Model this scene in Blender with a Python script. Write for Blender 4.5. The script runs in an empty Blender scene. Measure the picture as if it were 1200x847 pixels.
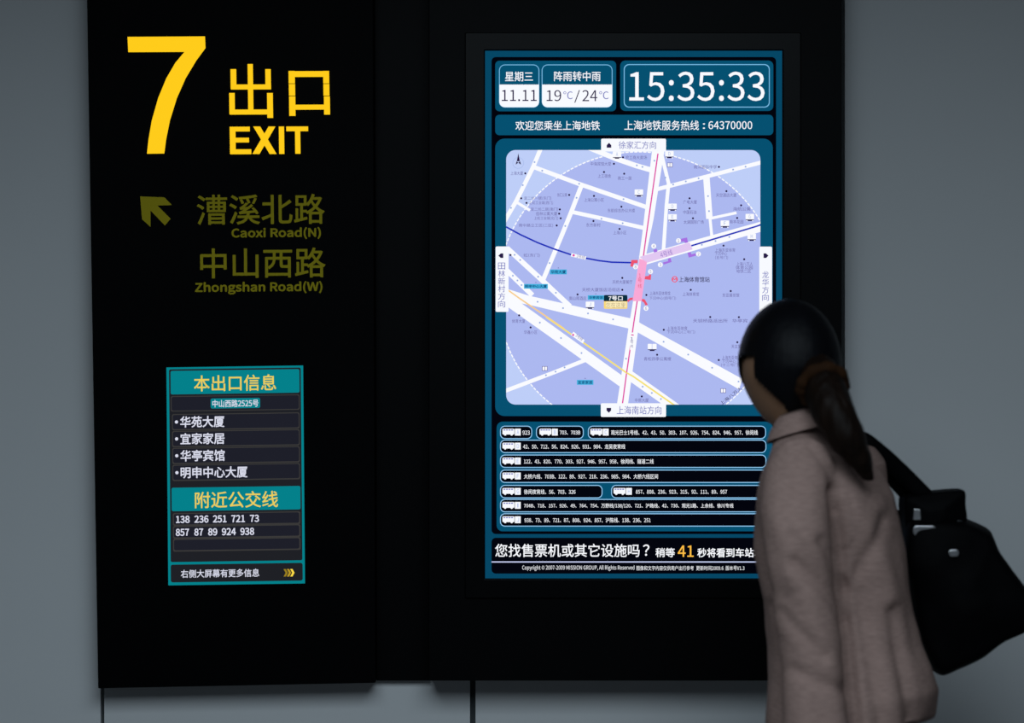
import bpy, bmesh, math, os, random
from mathutils import Vector, Matrix, noise
random.seed(4)
SC = bpy.context.scene
COL = SC.collection

# ------------------------------------------------------------------ camera, light, exposure
FPX, CAMY, CAMZ = 3520.0, -6.4, 1.5            # focal length in pixels of the 1200x847 frame
cam = bpy.data.cameras.new('camera')
cam.sensor_width = 36.0
cam.sensor_fit = 'HORIZONTAL'
cam.lens = FPX * 36.0 / 1200.0
cam.dof.use_dof = True
cam.dof.focus_distance = 6.3
cam.dof.aperture_fstop = 2.4
cam_o = bpy.data.objects.new('camera', cam)
COL.objects.link(cam_o)
cam_o.location = (0, CAMY, CAMZ)
cam_o.rotation_euler = (math.radians(90), 0, 0)
SC.camera = cam_o

SC.view_settings.view_transform = 'Standard'
SC.view_settings.look = 'None'
SC.view_settings.gamma = 1.0
SC.view_settings.use_curve_mapping = False
SC.view_settings.exposure = 0.0

world = bpy.data.worlds.new('station_ambient')
SC.world = world
world.use_nodes = True
world.node_tree.nodes['Background'].inputs[0].default_value = (0.55, 0.75, 0.95, 1)
world.node_tree.nodes['Background'].inputs[1].default_value = 0.022


def area_light(name, loc, sx, sy, power, color, rot=(0, 0, 0)):
    l = bpy.data.lights.new(name, 'AREA')
    l.shape = 'RECTANGLE'
    l.size, l.size_y, l.energy, l.color = sx, sy, power, color
    o = bpy.data.objects.new(name, l)
    COL.objects.link(o)
    o.location, o.rotation_euler = loc, rot
    return o


# luminous ceiling panels of the corridor, in front of the wall
area_light('ceiling_lamp', (0.0, -4.1, 2.80), 2.4, 3.4, 105, (0.74, 0.89, 1.0))


# ------------------------------------------------------------------ helpers
def lin(c):
    out = []
    for v in c:
        v = v / 255.0
        out.append(v / 12.92 if v <= 0.04045 else ((v + 0.055) / 1.055) ** 2.4)
    return out


def at(px, py, y):
    """point of the plane at depth y that the photograph shows at pixel (px, py)"""
    d = y - CAMY
    return Vector(((px - 600.0) * d / FPX, y, CAMZ - (py - 423.5) * d / FPX))


def principled(name, base, rough=0.5, spec=0.5, metal=0.0):
    m = bpy.data.materials.new(name)
    m.use_nodes = True
    b = m.node_tree.nodes['Principled BSDF']
    b.inputs['Base Color'].default_value = (*base, 1)
    b.inputs['Roughness'].default_value = rough
    b.inputs['Metallic'].default_value = metal
    b.inputs['Specular IOR Level'].default_value = spec
    return m, m.node_tree, b


_glow = {}


def glow(rgb, k=1.0):
    """pixels of a lit display or backlit lettering"""
    key = (tuple(rgb), k)
    if key not in _glow:
        m, nt, b = principled('lit_%02x%02x%02x' % tuple(int(v) for v in rgb), (0.004, 0.004, 0.005), 0.4, 0.0)
        c = lin(rgb)
        b.inputs['Emission Color'].default_value = (*c, 1)
        b.inputs['Emission Strength'].default_value = k
        _glow[key] = m
    return _glow[key]


def noise_mix(nt, b, c1, c2, scale, detail=4, coord='Object', stretch=(1, 1, 1)):
    tc = nt.nodes.new('ShaderNodeTexCoord')
    mp = nt.nodes.new('ShaderNodeMapping')
    mp.inputs['Scale'].default_value = stretch
    n = nt.nodes.new('ShaderNodeTexNoise')
    n.inputs['Scale'].default_value = scale
    n.inputs['Detail'].default_value = detail
    mx = nt.nodes.new('ShaderNodeMix')
    mx.data_type = 'RGBA'
    mx.inputs[6].default_value = (*c1, 1)
    mx.inputs[7].default_value = (*c2, 1)
    nt.links.new(tc.outputs[coord], mp.inputs[0])
    nt.links.new(mp.outputs[0], n.inputs['Vector'])
    nt.links.new(n.outputs[0], mx.inputs[0])
    nt.links.new(mx.outputs[2], b.inputs['Base Color'])
    return n, mx


def add_bump(nt, b, src, strength, dist):
    bp = nt.nodes.new('ShaderNodeBump')
    bp.inputs['Strength'].default_value = strength
    bp.inputs['Distance'].default_value = dist
    nt.links.new(src, bp.inputs['Height'])
    nt.links.new(bp.outputs[0], b.inputs['Normal'])


# ---- materials
M_WALL, nt, b = principled('grey_wall_panel', (0.4, 0.41, 0.42), 0.7, 0.25)
n, _ = noise_mix(nt, b, (0.70, 0.715, 0.725), (0.76, 0.77, 0.775), 2.2, 5)
n2 = nt.nodes.new('ShaderNodeTexNoise'); n2.inputs['Scale'].default_value = 420
add_bump(nt, b, n2.outputs[0], 0.12, 0.001)
M_JOINT, _, _ = principled('dark_joint', (0.09, 0.1, 0.105), 0.8, 0.2)
M_FLOOR, nt, b = principled('grey_granite_floor', (0.16, 0.16, 0.16), 0.4, 0.4)
noise_mix(nt, b, (0.06, 0.06, 0.063), (0.12, 0.12, 0.12), 60, 6)
M_CEIL, nt, b = principled('dark_ceiling', (0.12, 0.125, 0.13), 0.8, 0.2)
noise_mix(nt, b, (0.1, 0.105, 0.11), (0.14, 0.145, 0.15), 4, 3)
M_BLACK, nt, b = principled('black_coated_steel', (0.001, 0.001, 0.0016), 0.5, 0.04)
noise_mix(nt, b, (0.0006, 0.0007, 0.0012), (0.0012, 0.0013, 0.0019), 5, 3)
M_GLASSBLACK, nt, b = principled('black_satin_cover', (0.001, 0.001, 0.0014), 0.45, 0.07)
noise_mix(nt, b, (0.0007, 0.0008, 0.0013), (0.0014, 0.0015, 0.0021), 7, 3)
M_BEZEL, nt, b = principled('black_bezel', (0.001, 0.001, 0.0016), 0.35, 0.10)
noise_mix(nt, b, (0.0007, 0.0008, 0.0013), (0.0014, 0.0015, 0.0021), 8, 3)
M_YPAINT, nt, b = principled('dull_yellow_film', (0.62, 0.44, 0.012), 0.6, 0.1)
noise_mix(nt, b, (0.50, 0.41, 0.012), (0.56, 0.46, 0.016), 9, 2)
M_JACKET, nt, b = principled('brown_grey_tweed', (0.3, 0.22, 0.2), 0.9, 0.08)
n, mx = noise_mix(nt, b, (0.215, 0.143, 0.123), (0.48, 0.325, 0.283), 60, 5, 'Object', (1, 1, 7))
add_bump(nt, b, n.outputs[0], 0.35, 0.003)
M_SKIN, nt, b = principled('skin', (0.42, 0.24, 0.15), 0.55, 0.3)
noise_mix(nt, b, (0.29, 0.150, 0.085), (0.36, 0.195, 0.112), 18, 4)
M_HAIR, nt, b = principled('black_hair', (0.004, 0.004, 0.006), 0.5, 0.12)
n, mx = noise_mix(nt, b, (0.0012, 0.0013, 0.0022), (0.004, 0.0042, 0.006), 40, 4, 'Object', (1, 1, 0.12))
add_bump(nt, b, n.outputs[0], 0.5, 0.004)
M_TAIL, nt, b = principled('dark_brown_hair', (0.012, 0.006, 0.004), 0.55, 0.12)
n, mx = noise_mix(nt, b, (0.0025, 0.0018, 0.0015), (0.014, 0.0065, 0.0035), 55, 4, 'Object', (1, 1, 0.12))
add_bump(nt, b, n.outputs[0], 0.6, 0.005)
M_TIE, nt, b = principled('rust_brown_fabric', (0.09, 0.035, 0.012), 0.85, 0.1)
noise_mix(nt, b, (0.014, 0.006, 0.003), (0.045, 0.018, 0.006), 45, 4)
M_BAG, nt, b = principled('black_leather', (0.0015, 0.0015, 0.002), 0.6, 0.05)
n, _ = noise_mix(nt, b, (0.001, 0.001, 0.0014), (0.002, 0.002, 0.0026), 30, 5)
add_bump(nt, b, n.outputs[0], 0.2, 0.003)
M_METAL, nt, b = principled('nickel_hardware', (0.75, 0.74, 0.76), 0.3, 0.5, 1.0)
noise_mix(nt, b, (0.7, 0.69, 0.71), (0.8, 0.79, 0.8), 30, 2)
M_TROUSER, nt, b = principled('black_trouser_cloth', (0.006, 0.006, 0.007), 0.9, 0.1)
noise_mix(nt, b, (0.004, 0.004, 0.005), (0.009, 0.009, 0.010), 50, 4)
M_SHOE, nt, b = principled('black_shoe_leather', (0.004, 0.004, 0.004), 0.3, 0.4)
noise_mix(nt, b, (0.003, 0.003, 0.003), (0.006, 0.006, 0.006), 25, 3)
M_EYE, nt, b = principled('eye_white', (0.7, 0.68, 0.65), 0.2, 0.5)
noise_mix(nt, b, (0.66, 0.63, 0.6), (0.74, 0.72, 0.7), 20, 2)
M_IRIS, nt, b = principled('dark_brown_iris', (0.02, 0.01, 0.006), 0.15, 0.5)
noise_mix(nt, b, (0.014, 0.007, 0.004), (0.03, 0.015, 0.008), 90, 3)
M_LIP, nt, b = principled('lip_skin', (0.30, 0.10, 0.08), 0.45, 0.35)
noise_mix(nt, b, (0.26, 0.085, 0.07), (0.33, 0.12, 0.095), 40, 3)


# ---- objects
def thing(name, label, cat, loc=(0, 0, 0), group=None):
    o = bpy.data.objects.new(name, None)
    COL.objects.link(o)
    o.empty_display_size = 0.05
    o.location = loc
    o['label'] = label
    o['category'] = cat
    if group:
        o['group'] = group
    return o


def root_of(p):
    while p.parent:
        p = p.parent
    return p


def make(name, verts, faces, mats, idx=None, parent=None, smooth=False, label=None):
    off = Vector((0, 0, 0))
    if parent is not None:
        off = root_of(parent).location
    me = bpy.data.meshes.new(name)
    me.from_pydata([Vector(v) - off for v in verts], [], faces)
    for m in (mats if isinstance(mats, (list, tuple)) else [mats]):
        me.materials.append(m)
    if idx:
        me.polygons.foreach_set('material_index', idx)
    if smooth:
        me.polygons.foreach_set('use_smooth', [True] * len(me.polygons))
    me.update()
    o = bpy.data.objects.new(name, me)
    COL.objects.link(o)
    if parent is not None:
        o.parent = parent
    if label:
        o['label'] = label
    return o


def structure(o):
    o['kind'] = 'structure'
    return o


_font = []


def font():
    if not _font:
        f = None
        try:
            f = bpy.data.fonts.load(os.path.join(bpy.utils.system_resource('DATAFILES'), 'fonts', 'Noto Sans CJK Regular.woff2'))
        except Exception:
            f = None
        _font.append(f)
    return _font[0]


_txt = {}


def glyphs(s):
    """flat mesh of a line of text: (2-D points, faces)"""
    if s in _txt:
        return _txt[s]
    c = bpy.data.curves.new('lettering', 'FONT')
    if font():
        c.font = font()
    c.body = s
    c.resolution_u = 3 if len(s) > 3 else 6
    o = bpy.data.objects.new('lettering', c)
    COL.objects.link(o)
    dg = bpy.context.evaluated_depsgraph_get()
    ev = o.evaluated_get(dg)
    me = ev.to_mesh()
    pts = [(v.co.x, v.co.y) for v in me.vertices]
    fcs = [tuple(p.vertices) for p in me.polygons]
    ev.to_mesh_clear()
    bpy.data.objects.remove(o)
    bpy.data.curves.remove(c)
    _txt[s] = (pts, fcs)
    return _txt[s]


def clip_poly(poly, clip):
    """poly cut to the convex outline clip"""
    area = sum(clip[i][0] * clip[(i + 1) % len(clip)][1] - clip[(i + 1) % len(clip)][0] * clip[i][1] for i in range(len(clip)))
    sgn = 1 if area > 0 else -1
    out = list(poly)
    for i in range(len(clip)):
        a, c = clip[i], clip[(i + 1) % len(clip)]
        src, out = out, []

        def side(p):
            return sgn * ((c[0] - a[0]) * (p[1] - a[1]) - (c[1] - a[1]) * (p[0] - a[0]))
        for j in range(len(src)):
            p, q = src[j], src[(j + 1) % len(src)]
            sp, sq = side(p), side(q)
            if sp >= 0:
                out.append(p)
            if (sp >= 0) != (sq >= 0):
                t = sp / (sp - sq)
                out.append((p[0] + (q[0] - p[0]) * t, p[1] + (q[1] - p[1]) * t))
        if not out:
            return []
    return out


def rr(x0, y0, x1, y1, r, corners=(1, 1, 1, 1), n=6):
    """rounded rectangle; corners TL TR BR BL"""
    pts = []
    for k, (cx, cy, a0) in enumerate(((x0 + r, y0 + r, 180), (x1 - r, y0 + r, 270), (x1 - r, y1 - r, 0), (x0 + r, y1 - r, 90))):
        if not corners[k]:
            pts.append(((x0, y0), (x1, y0), (x1, y1), (x0, y1))[k])
            continue
        for i in range(n + 1):
            a = math.radians(a0 + 90 * i / n)
            pts.append((cx + r * math.cos(a), cy + r * math.sin(a)))
    return pts


class Flat:
    """flat artwork of a display or film: polygons and lettering laid on the plane at depth y"""

    def __init__(self, y, warp=None, step=0.00025):
        self.y, self.warp, self.step = y, warp, step
        self.v, self.f, self.i, self.m = [], [], [], []
        self.clip = None

    def mi(self, m):
        if m not in self.m:
            self.m.append(m)
        return self.m.index(m)

    def pt(self, x, y, layer):
        if self.warp:
            x, y = self.warp(x, y)
        p = at(x, y, self.y)
        p.y -= self.step * layer
        return p

    def poly(self, pts, m, layer, clip=True):
        if clip and self.clip:
            pts = clip_poly(pts, self.clip)
            if len(pts) < 3:
                return
        # clean winding: facing the viewer (-Y)
        ar = sum(pts[i][0] * pts[(i + 1) % len(pts)][1] - pts[(i + 1) % len(pts)][0] * pts[i][1] for i in range(len(pts)))
        if ar > 0:
            pts = pts[::-1]
        k = len(self.v)
        self.v += [self.pt(x, y, layer) for x, y in pts]
        self.f.append(tuple(range(k, k + len(pts))))
        self.i.append(self.mi(m))

    def rect(self, x0, y0, x1, y1, m, layer, r=0, corners=(1, 1, 1, 1)):
        self.poly(rr(x0, y0, x1, y1, r, corners) if r else [(x0, y0), (x1, y0), (x1, y1), (x0, y1)], m, layer)

    def disc(self, cx, cy, r, m, layer, n=16):
        self.poly([(cx + r * math.cos(2 * math.pi * i / n), cy + r * math.sin(2 * math.pi * i / n)) for i in range(n)], m, layer)

    def line(self, pts, w, m, layer):
        for i in range(len(pts) - 1):
            (x0, y0), (x1, y1) = pts[i], pts[i + 1]
            L = math.hypot(x1 - x0, y1 - y0) or 1
            ux, uy = (x1 - x0) / L, (y1 - y0) / L
            e = 0.3 * w if len(pts) > 2 else 0
            x0, y0, x1, y1 = x0 - ux * (e if i else 0), y0 - uy * (e if i else 0), x1 + ux * (e if i < len(pts) - 2 else 0), y1 + uy * (e if i < len(pts) - 2 else 0)
            nx, ny = -uy * w / 2, ux * w / 2
            self.poly([(x0 + nx, y0 + ny), (x1 + nx, y1 + ny), (x1 - nx, y1 - ny), (x0 - nx, y0 - ny)], m, layer)

    def ring(self, cx, cy, r, w, m, layer, n=20):
        for i in range(n):
            a, c = 2 * math.pi * i / n, 2 * math.pi * (i + 1) / n
            self.poly([(cx + (r + w / 2) * math.cos(a), cy + (r + w / 2) * math.sin(a)), (cx + (r + w / 2) * math.cos(c), cy + (r + w / 2) * math.sin(c)),
                       (cx + (r - w / 2) * math.cos(c), cy + (r - w / 2) * math.sin(c)), (cx + (r - w / 2) * math.cos(a), cy + (r - w / 2) * math.sin(a))], m, layer)

    def text(self, s, x0, y0, x1, y1, m, layer, bold=0.0, rot=0.0, lift=0.0):
        """lettering whose inked box fills (x0, y0, x1, y1); rot degrees about the box centre"""
        pts, fcs = glyphs(s)
        if not pts:
            return
        ax, bx = min(p[0] for p in pts), max(p[0] for p in pts)
        ay, by = min(p[1] for p in pts), max(p[1] for p in pts)
        x0, x1, y0, y1 = x0 + bold, x1 - bold, y0 + bold, y1 - bold
        sx, sy = (x1 - x0) / max(bx - ax, 1e-6), (y1 - y0) / max(by - ay, 1e-6)
        cx, cy = (x0 + x1) / 2, (y0 + y1) / 2
        c, sn = math.cos(math.radians(rot)), math.sin(math.radians(rot))
        shifts = [(0, 0)] if not bold else [(bold * math.cos(a * math.pi / 4), bold * math.sin(a * math.pi / 4)) for a in range(8)]
        q = self.mi(m)
        for q_, (dx, dy) in enumerate(shifts):
            k = len(self.v)
            for px, py in pts:
                x, y = x0 + (px - ax) * sx + dx, y1 - (py - ay) * sy + dy
                x, y = cx + (x - cx) * c - (y - cy) * sn, cy + (x - cx) * sn + (y - cy) * c
                self.v.append(self.pt(x, y, layer + lift * q_))
            for f in fcs:
                self.f.append(tuple(k + j for j in f))
                self.i.append(q)

    def build(self, name, parent, label=None):
        return make(name, self.v, self.f, self.m, self.i, parent, False, label)


def box_mesh(x0, x1, y0, y1, z0, z1):
    v = [(x, y, z) for x in (x0, x1) for y in (y0, y1) for z in (z0, z1)]
    f = [(0, 1, 3, 2), (4, 6, 7, 5), (0, 4, 5, 1), (2, 3, 7, 6), (0, 2, 6, 4), (1, 5, 7, 3)]
    return v, f


def bevelled(name, verts, faces, mat, parent, w, seg=2, label=None, smooth=False):
    o = make(name, verts, faces, mat, None, parent, False, label)
    bm = bmesh.new()
    bm.from_mesh(o.data)
    bmesh.ops.recalc_face_normals(bm, faces=bm.faces)
    bmesh.ops.bevel(bm, geom=list(bm.edges), offset=w, segments=seg, affect='EDGES', profile=0.5)
    bm.to_mesh(o.data)
    bm.free()
    return o


def prism(poly_px, y_front, y_back):
    """solid board: outline given at its front plane, straight back to y_back"""
    fr = [at(x, y, y_front) for x, y in poly_px]
    bk = [Vector((p.x, y_back, p.z)) for p in fr]
    n = len(fr)
    v = fr + bk
    f = [tuple(range(n))[::-1], tuple(range(n, 2 * n))]
    f += [(i, (i + 1) % n, n + (i + 1) % n, n + i) for i in range(n)]
    return v, f


# ================================================================== the setting
def wall_back():
    V, F, I = [], [], []

    def add(bx, k):
        v, f = bx
        n = len(V)
        V.extend(v)
        F.extend([tuple(n + j for j in q) for q in f])
        I.extend([k] * len(f))
    j = [at(120, 0, 0).x, at(554, 0, 0).x, at(988, 0, 0).x]
    g = [0.004, 0.006, 0.004]
    edges = [-4.0]
    for a, w in zip(j, g):
        edges += [a - w, a + w]
    edges.append(4.0)
    for k in range(0, len(edges), 2):
        add(box_mesh(edges[k], edges[k + 1], 0.0, 0.03, 0.0, 2.9), 0)
    add(box_mesh(-4.0, 4.0, 0.0301, 0.12, 0.0, 2.9), 1)
    o = make('wall_back', V, F, [M_WALL, M_JOINT], I)
    structure(o)


wall_back()
structure(make('floor', *box_mesh(-4, 4, -7.6, 0.12, -0.1, 0.0), M_FLOOR))
structure(make('ceiling', *box_mesh(-4, 4, -7.6, 0.12, 2.9, 3.0), M_CEIL))

# ================================================================== exit sign board (left)
YL = -0.075                                             # its front plane
sign = thing('exit_sign_board', 'tall black exit sign board with glowing yellow numeral 7 and a small lit list', 'sign',
             (at(272, 800, YL).x, YL / 2, at(272, 800, YL).z))
board = [(99.5, -150), (436.5, -150), (440, 800), (115, 806.5)]
o = bevelled('board', *prism(board, YL, 0.0), M_BLACK, sign, 0.0012)
C_GOLD = glow((255, 204, 26), 1.0)


def solid_letters(name, polys, mat, thick=0.004):
    V, F = [], []
    for p in polys:
        ar = sum(p[i][0] * p[(i + 1) % len(p)][1] - p[(i + 1) % len(p)][0] * p[i][1] for i in range(len(p)))
        if ar < 0:
            p = p[::-1]
        v, f = prism(p, YL - thick, YL)
        n = len(V)
        V += v
        F += [tuple(n + j for j in q) for q in f]
    o = make(name, V, F, mat, None, sign)
    bm = bmesh.new()
    bm.from_mesh(o.data)
    bmesh.ops.recalc_face_normals(bm, faces=bm.faces)
    bm.to_mesh(o.data)
    bm.free()
    return o


def crop1(pts, s=1 / 3.3333, ox=90, oy=0):
    return [(ox + x * s, oy + y * s) for x, y in pts]


def slab(x0, y0, x1, y1, k=0.014):
    d = k * (y1 - y0)
    return [(x0, y0), (x1, y0 - 0.004 * (x1 - x0)), (x1 + d, y1 - 0.004 * (x1 - x0)), (x0 + d, y1)]


seven = [(198, 144), (500, 142), (502, 187), (466, 236), (424, 306), (390, 383), (363, 470), (348, 545), (341, 599), (274, 600),
         (280, 545), (293, 470), (318, 382), (350, 305), (385, 245), (421, 202), (201, 203)]
solid_letters('numeral', [crop1(seven)], C_GOLD)
chu = [slab(667, 250, 687, 440), slab(600, 270, 622, 348), slab(736, 270, 757, 346), slab(603, 330, 758, 349),
       slab(595, 363, 616, 445), slab(597, 428, 766, 447), slab(743, 363, 765, 460)]
kou = [slab(827, 277, 851, 325), slab(828, 328, 852, 373), slab(829, 376, 853, 452), slab(962, 277, 985, 325), slab(963, 328, 986, 373),
       slab(965, 376, 988, 447), slab(829, 278, 985, 300), slab(833, 409, 988, 428)]
solid_letters('exit_characters', [crop1(p) for p in chu + kou], C_GOLD)
exi = [slab(597, 495, 619, 601), slab(597, 495, 675, 513), slab(598, 538, 672, 556), slab(599, 583, 681, 602),
       [(689, 494), (716, 494), (780, 601), (753, 601)], [(749, 494), (775, 494), (713, 601), (686, 601)],
       slab(789, 494, 809, 601), slab(852, 495, 872, 600), slab(818, 494, 903, 512)]
solid_letters('exit_lettering', [crop1(p) for p in exi], C_GOLD)
arrow = [(220, 103), (318, 107), (348, 138), (290, 140), (343, 193), (320, 220), (262, 160), (262, 226), (228, 195)]
solid_letters('arrow', [crop1(arrow, 1 / 3.43, 100, 200)], M_YPAINT, 0.0015)
for s, bx, bd in (('漕溪北路', (230.6, 227.6, 380.5, 263), 0.35), ('Caoxi Road(N)', (271.2, 266.3, 376.2, 280.4), 0.5),
                  ('中山西路', (234.5, 290.4, 381.5, 325.6), 0.35), ('Zhongshan Road(W)', (228.4, 329.7, 378, 344.8), 0.5)):
    a = Flat(YL - 0.0008)
    a.text(s, *bx, M_YPAINT, 0, bd, -0.5, 0.25)
    a.build('road_name', sign)

# ---- small lit list on the board
TEAL = glow((2, 128, 138))
DARK = glow((29, 30, 40))
DARKB = glow((30, 31, 36))
EDGE = glow((58, 57, 56))
YEL = glow((232, 206, 92))
WHT = glow((218, 220, 236))
BLK = glow((16, 18, 24))


def warpL(x, y):
    return x + 0.0088 * (y - 430), y - 0.0145 * (x - 195)


L0 = Flat(YL - 0.0012, warpL)
L0.rect(195, 430.5, 355.2, 685.8, TEAL, 0)
L0.rect(198, 432.8, 352.4, 658.6, DARKB, 1, 2)
lst = L0.build('list_screen', sign)
# a thin housing edge behind it
v, f = prism([warpL(*p) for p in ((194.4, 430), (355.8, 430), (355.8, 686.4), (194.4, 686.4))], YL - 0.001, YL + 0.001)
make('screen_edge', v, f, M_BEZEL, None, lst)


def Lsub():
    return Flat(YL - 0.0012, warpL)


a = Lsub()
a.rect(199.8, 434.6, 350.8, 462.2, TEAL, 2, 2)
a.text('本出口信息', 227, 440.2, 323.5, 459.2, YEL, 3, 0.22)
a.build('exit_heading', lst)
a = Lsub()
a.rect(199.8, 464.2, 350.8, 482.2, EDGE, 2, 2)
a.rect(200.8, 465.2, 349.8, 481.2, DARK, 3, 2)
a.rect(246.5, 467.6, 304.5, 479.4, TEAL, 4, 2)
a.text('中山西路2525号', 248.5, 469.4, 302.5, 478, WHT, 5, 0.12)
a.build('address_row', lst)
for k, (s, x1) in enumerate((('华苑大厦', 262.5), ('宜家家居', 262.5), ('华亭宾馆', 262.5), ('明申中心大厦', 289))):
    y = 485.3 + 19.8 * k
    a = Lsub()
    a.rect(201, y, 350.5, y + 19, EDGE, 2, 2)
    a.rect(202, y + 1, 349.5, y + 17.6, DARK, 3, 2)
    a.disc(206.3, y + 9.2, 1.9, WHT, 4)
    a.text(s, 210.6, y + 2.6, x1, y + 16, WHT, 4, 0.25)
    a.build('building_row', lst)
a = Lsub()
a.rect(199.8, 571.5, 350.8, 599, TEAL, 2, 2)
a.text('附近公交线', 227, 576.6, 324.5, 596, YEL, 3, 0.22)
a.build('bus_heading', lst)
for k, s in enumerate((('138', '236', '251', '721', '73'), ('857', '87', '89', '924', '938'), ())):
    y = 601.2 + 15.1 * k
    a = Lsub()
    a.rect(201, y, 350.5, y + 15, EDGE, 2, 2)
    a.rect(202.2, y + 1.2, 349, y + 13.4, DARK, 3, 2)
    xs = ((204.6, 220.8), (226.3, 242.8), (248, 264), (269.5, 285.5), (291.3, 302))
    if k == 1:
        xs = ((204.3, 220), (226, 236.5), (242.2, 253), (258.3, 274.8), (280, 296.2))
    for w, (p, q) in zip(s, xs):
        a.text(w, p, y + 3.2, q, y + 11.8, WHT, 4, 0.28)
    a.build('bus_number_row', lst)
a = Lsub()
a.rect(198, 661.6, 352.6, 682.4, DARKB, 2, 2.5)
a.text('右侧大屏幕有更多信息', 209.8, 667.6, 301.8, 677.2, WHT, 3, 0.12)
for k, c in enumerate(((150, 125, 30), (185, 152, 36), (255, 222, 70))):
    x = 330.2 + 3.9 * k
    m = glow(c)
    a.poly([(x, 668.6), (x + 2.6, 668.6), (x + 5, 673), (x + 2.4, 673)], m, 3)
    a.poly([(x + 2.4, 673), (x + 5, 673), (x + 2.6, 677.4), (x, 677.4)], m, 3)
a.build('hint_row', lst)

# ================================================================== filler panel between the boards
fp = prism([(438.2, -150), (503.6, -150), (503.6, 797.5), (441.4, 797.5)], -0.02, 0.0)
filler = bevelled('filler_panel', *fp, M_GLASSBLACK, None, 0.0015)
filler['label'] = 'narrow flush black filler strip between the exit sign board and the screen cabinet'
filler['category'] = 'panel'

# ================================================================== information screen cabinet (right)
YR = -0.10
kiosk = thing('information_cabinet', 'black wall cabinet with a tall lit screen showing a street map', 'information screen',
              (at(744, 797, YR).x, YR / 2, at(744, 797, YR).z))
bevelled('cabinet', *prism([(502.5, -150), (986.5, -150), (986.5, 797.5), (502.5, 797.5)], YR, 0.0), M_GLASSBLACK, kiosk, 0.0015)


def ring_frame(name, o4, i4, yf, yb, mat, parent, w):
    fo = [at(x, y, yf) for x, y in ((o4[0], o4[1]), (o4[2], o4[1]), (o4[2], o4[3]), (o4[0], o4[3]))]
    fi = [at(x, y, yf) for x, y in ((i4[0], i4[1]), (i4[2], i4[1]), (i4[2], i4[3]), (i4[0], i4[3]))]
    V = fo + fi + [Vector((p.x, yb, p.z)) for p in fo] + [Vector((p.x, yb, p.z)) for p in fi]
    F = []
    for i in range(4):
        j = (i + 1) % 4
        F += [(i, 4 + i, 4 + j, j), (8 + i, 8 + j, 12 + j, 12 + i), (i, j, 8 + j, 8 + i), (4 + i, 12 + i, 12 + j, 4 + j)]
    return bevelled(name, V, F, mat, parent, w)


ring_frame('bezel', (545, 38, 938.5, 700.5), (567.8, 58.6, 917.6, 678.4), YR - 0.008, YR, M_BEZEL, kiosk, 0.0016)

YS = YR - 0.002
SB = glow((4, 80, 112))          # teal blue of the tiles
SBD = glow((4, 70, 100))
NIGHT = glow((1, 2, 10))
SW = glow((248, 250, 255))
LINE = glow((120, 190, 232))
INK = glow((38, 26, 70))
PALE = glow((118, 122, 190))
S0 = Flat(YS)
S0.rect(568.5, 59.5, 916.5, 677.5, SBD, 0)
S0.rect(576, 66.8, 909.5, 625.6, NIGHT, 1, 5)
S0.rect(576, 630, 909.5, 672, NIGHT, 1, 5)
scr = S0.build('screen', kiosk, 'tall lit screen with teal borders')
v, f = prism([(568, 59), (917, 59), (917, 678), (568, 678)], YS + 0.0004, YR + 0.0005)
make('screen_back', v, f, M_BEZEL, None, scr)


def Ssub():
    return Flat(YS)


# date and weather share one tile backing each
a = Ssub()
a.rect(580.3, 71.2, 633.4, 130.4, SB, 2, 5, (1, 0, 0, 1))
a.rect(584.8, 75.6, 632, 126, LINE, 3, 7)
a.rect(585.7, 76.5, 631.1, 99.4, SB, 4, 6, (1, 1, 0, 0))
a.rect(585.2, 99, 631.6, 125.6, SW, 4, 6.4, (0, 0, 1, 1))
a.text('星期三', 591.8, 84, 624.6, 95.4, SW, 5, 0.1)
a.text('11.11', 588, 105.4, 629, 118.6, INK, 5, 0)
a.build('date_tile', scr)
a = Ssub()
a.rect(633.4, 71.2, 722, 130.4, SB, 2, 5, (0, 1, 1, 0))
a.rect(634.8, 75.6, 717.8, 126, LINE, 3, 7)
a.rect(635.7, 76.5, 716.9, 99.4, SB, 4, 6, (1, 1, 0, 0))
a.rect(635.2, 99, 717.4, 125.6, SW, 4, 6.4, (0, 0, 1, 1))
a.text('阵雨转中雨', 649.2, 83.6, 703.8, 95.2, SW, 5, 0.1)
a.text('19', 640.5, 105.6, 657.6, 118.6, INK, 5)
a.text('℃', 660.2, 107, 671.2, 116.2, PALE, 5)
a.text('/', 673, 105.6, 679.6, 120.4, INK, 5)
a.text('24', 682.4, 105.6, 700, 118.6, INK, 5)
a.text('℃', 702.2, 107, 713.2, 116.2, PALE, 5)
a.build('weather_tile', scr)
a = Ssub()
a.rect(726.8, 71, 906.2, 130, SB, 2, 6)
a.rect(731, 75.2, 902, 126, LINE, 3, 6)
a.rect(732, 76.2, 901, 125, SB, 4, 5.4)
a.text('15:35:33', 737.4, 84, 896, 118.4, SW, 5, 0.12)
a.build('clock_tile', scr)
a = Ssub()
a.rect(580.3, 134.5, 906.2, 158.4, SB, 2, 5)
a.text('欢迎您乘坐上海地铁', 604, 141.6, 703, 152.6, SW, 3, 0.08)
a.text('上海地铁服务热线', 731.6, 141.2, 819, 152.6, SW, 3, 0.08)
a.text('：', 823.6, 144.4, 826.2, 151, SW, 3, 0.08)
a.text('64370000', 830.2, 142, 881.5, 151.4, SW, 3, 0.08)
a.build('welcome_banner', scr)

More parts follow.
